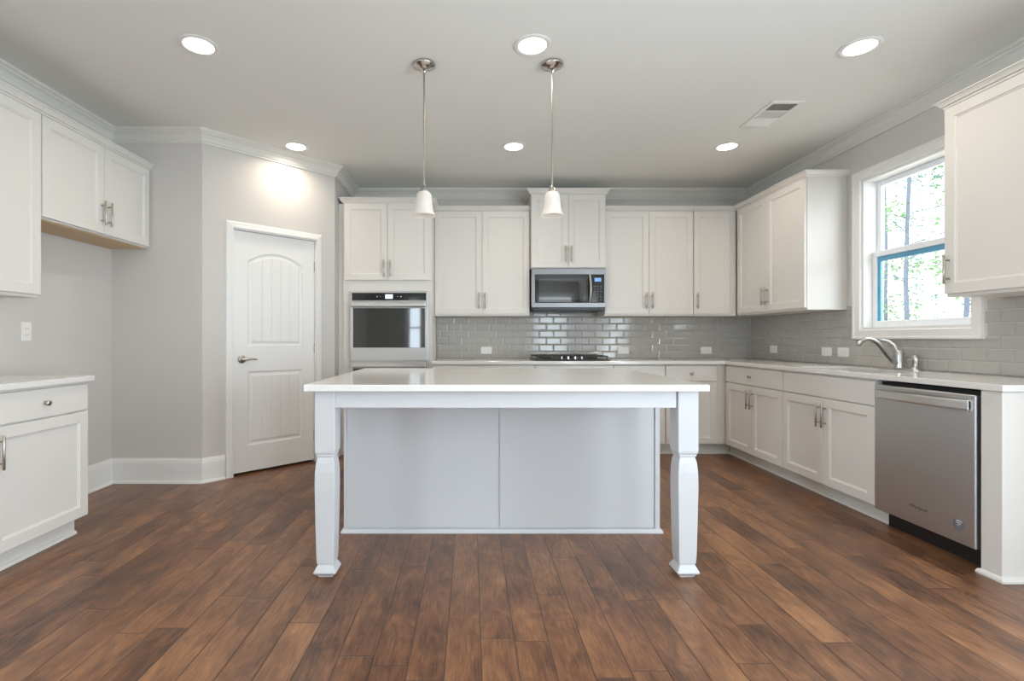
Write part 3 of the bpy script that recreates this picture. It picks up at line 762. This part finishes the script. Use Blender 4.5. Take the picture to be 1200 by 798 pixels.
def pendant(x, y, label):
    o = thing('pendant_light', label, 'pendant light', (x, y, H), 0, 'pendants over the island')
    MB().lathe([(.066, -.0005), (.067, -.006), (.064, -.014), (.050, -.022), (.046, -.024), (.030, -.028), (.020, -.034), (.012, -.048), (.008, -.055), (0, -.056)], (0, 0, 0), 36, 'z', True, False).build('canopy', CHROME, o, True)
    for a in (-.8, .8): MB().lathe([(.005, -.0), (.005, -.004), (.003, -.006), (0, -.0065)], (.052*math.sin(a), -.052*math.cos(a), -.016), 10, 'z', False, False).build('screw', CHROME, o, True)
    MB().tube([(0, 0, -.05), (0, 0, -.742)], .0058, 10).build('rod', NICKEL, o, True)
    MB().lathe([(.006, -.720), (.010, -.732), (.020, -.740), (.021, -.752), (.026, -.756), (.026, -.766), (.022, -.768), (0, -.768)], (0, 0, 0), 24, 'z', True, False).build('socket', CHROME, o, True)
    out = [(.020, -.762), (.034, -.766), (.042, -.778), (.046, -.800), (.049, -.835), (.054, -.868), (.062, -.892), (.071, -.905)]
    pr = out+[(r-.004, z-.001) for r, z in reversed(out)]
    MB().lathe(pr, (0, 0, 0), 36, 'z', False, False).build('shade', SHADE, o, True)
    return o
pendant((497-552)/580*2.95, 2.95, 'left glass bell pendant light over the island')
pendant((647-552)/580*2.95, 2.95, 'right glass bell pendant light over the island')
vt = thing('ceiling_vent', 'white rectangular air vent in the ceiling near the window', 'vent', (2.185, 3.61, H))
m = MB(); a, b = .112, .205
for x0, x1, y0, y1 in ((-a, -a+.024, -b, b), (a-.024, a, -b, b), (-a+.024, a-.024, -b, -b+.03), (-a+.024, a-.024, b-.03, b)): m.box(x0, x1, y0, y1, -.008, -.0005, .002)
for y in (-.06, .06): m.box(-a+.024, a-.024, y-.007, y+.007, -.007, -.0005)
m.build('frame', PLATE, vt)
MB().box(-a+.02, a-.02, -b+.02, b-.02, -.0012, -.0004).build('duct_opening', SLOT, vt)
for k, (y0, y1, tilt) in enumerate(((-.174, -.068, -1), (-.052, .052, 0), (.068, .174, 1))):
    m = MB(); n = 9
    for i in range(n):
        if tilt:
            y = y0+(y1-y0)*(i+.5)/n; dy = .004*tilt
            m.loops([[(-.086, y-dy-.001, -.0015), (.086, y-dy-.001, -.0015), (.086, y+dy-.001, -.0075), (-.086, y+dy-.001, -.0075)], [(-.086, y-dy+.001, -.0015), (.086, y-dy+.001, -.0015), (.086, y+dy+.001, -.0075), (-.086, y+dy+.001, -.0075)]])
        else:
            x = -.086+.172*(i+.5)/n
            m.loops([[(x-.006, y0, -.0015), (x-.006, y1, -.0015), (x+.004, y1, -.0075), (x+.004, y0, -.0075)], [(x-.004, y0, -.0015), (x-.004, y1, -.0015), (x+.006, y1, -.0075), (x+.006, y0, -.0075)]])
    m.build('louver', PLATE, vt)

# ------------------------------------------------------------------ the wood outside the window
struct(MB().box(XR+T+.02, 40, -12, 40, -.7, -.6).build('ground', SOIL))
def tree(x, y, h, r, bark, lm, nl, lean, label, seed, group=None, spread=1.3, z0=-.6, low=1.0):
    rnd = random.Random(seed)
    o = thing('tree', label, 'tree', (x, y, z0), 0, group)
    m = MB(); n = 9
    pts = [(lean*t/n*h+.05*math.sin(t*1.3+seed), .04*math.cos(t+seed), h*t/n) for t in range(n+1)]
    m.tube(pts, [r*(1-.75*t/n) for t in range(n+1)], 8)
    tips = []
    for k in range(16):
        t = rnd.uniform(low/h, 1); i = min(n-1, int(t*n)); p = Vector(pts[i])+(Vector(pts[i+1])-Vector(pts[i]))*(t*n-i)
        a = rnd.uniform(0, 2*PI); l = rnd.uniform(.5, 1)*spread
        q = p+Vector((math.cos(a)*l, math.sin(a)*l, rnd.uniform(.1, .5)*l)); m.tube([p, (p+q)/2+Vector((0, 0, .06)), q], [r*.22, r*.15, r*.06], 5); tips += [(p, q)]
    m.build('trunk', bark, o)
    f = MB()
    for k in range(nl):
        p, q = rnd.choice(tips); c = p.lerp(q, rnd.uniform(.3, 1.1))+Vector((rnd.gauss(0, .16), rnd.gauss(0, .16), rnd.gauss(0, .14)))
        s = rnd.uniform(.018, .05); e = Matrix.Rotation(rnd.uniform(0, 6.3), 3, 'Z') @ Matrix.Rotation(rnd.uniform(0, 6.3), 3, 'X')
        vs = [f.bm.verts.new(c+e @ Vector(v)*s) for v in ((-1, 0, 0), (0, -.5, .08), (1, 0, 0), (0, .5, .08))]; f.bm.faces.new(vs)
    f.build('foliage', lm, o)
    return o
def at_u(u, X): return X, X*580/(u-552)            # where the view line through the window meets depth X
tg = 'slender trees beyond the window'
x, y = at_u(1061, 7.0); tree(x, y, 8, .042, BARKD, LEAFS[0], 1200, .012, 'dark straight tree trunk in the middle of the window view', 1, low=2.5)
x, y = at_u(1042, 9.0); tree(x, y, 8, .045, BARKD, LEAFS[1], 1200, -.02, 'thin dark leaning tree at the left edge of the window view', 2, low=3)
x, y = at_u(1133, 8.0); tree(x, y, 8, .045, BARKD, LEAFS[0], 1200, .01, 'dark thin tree at the right edge of the window view', 3)
gl = 'pale slender tree with sparse leaves in the wood beyond the window'
for i, (u, X) in enumerate(((1087, 8.5), (1106, 9.2), (1025, 12), (1075, 13), (1120, 12.5), (1050, 15), (1098, 16), (1145, 14), (1010, 15), (1165, 11), (1195, 13), (985, 14))):
    x, y = at_u(u, X); tree(x, y, 8.5, .07, BARKP, LEAFS[i % 3], 2600, .004*(i % 3-1), gl, 10+i, tg, 1.7)
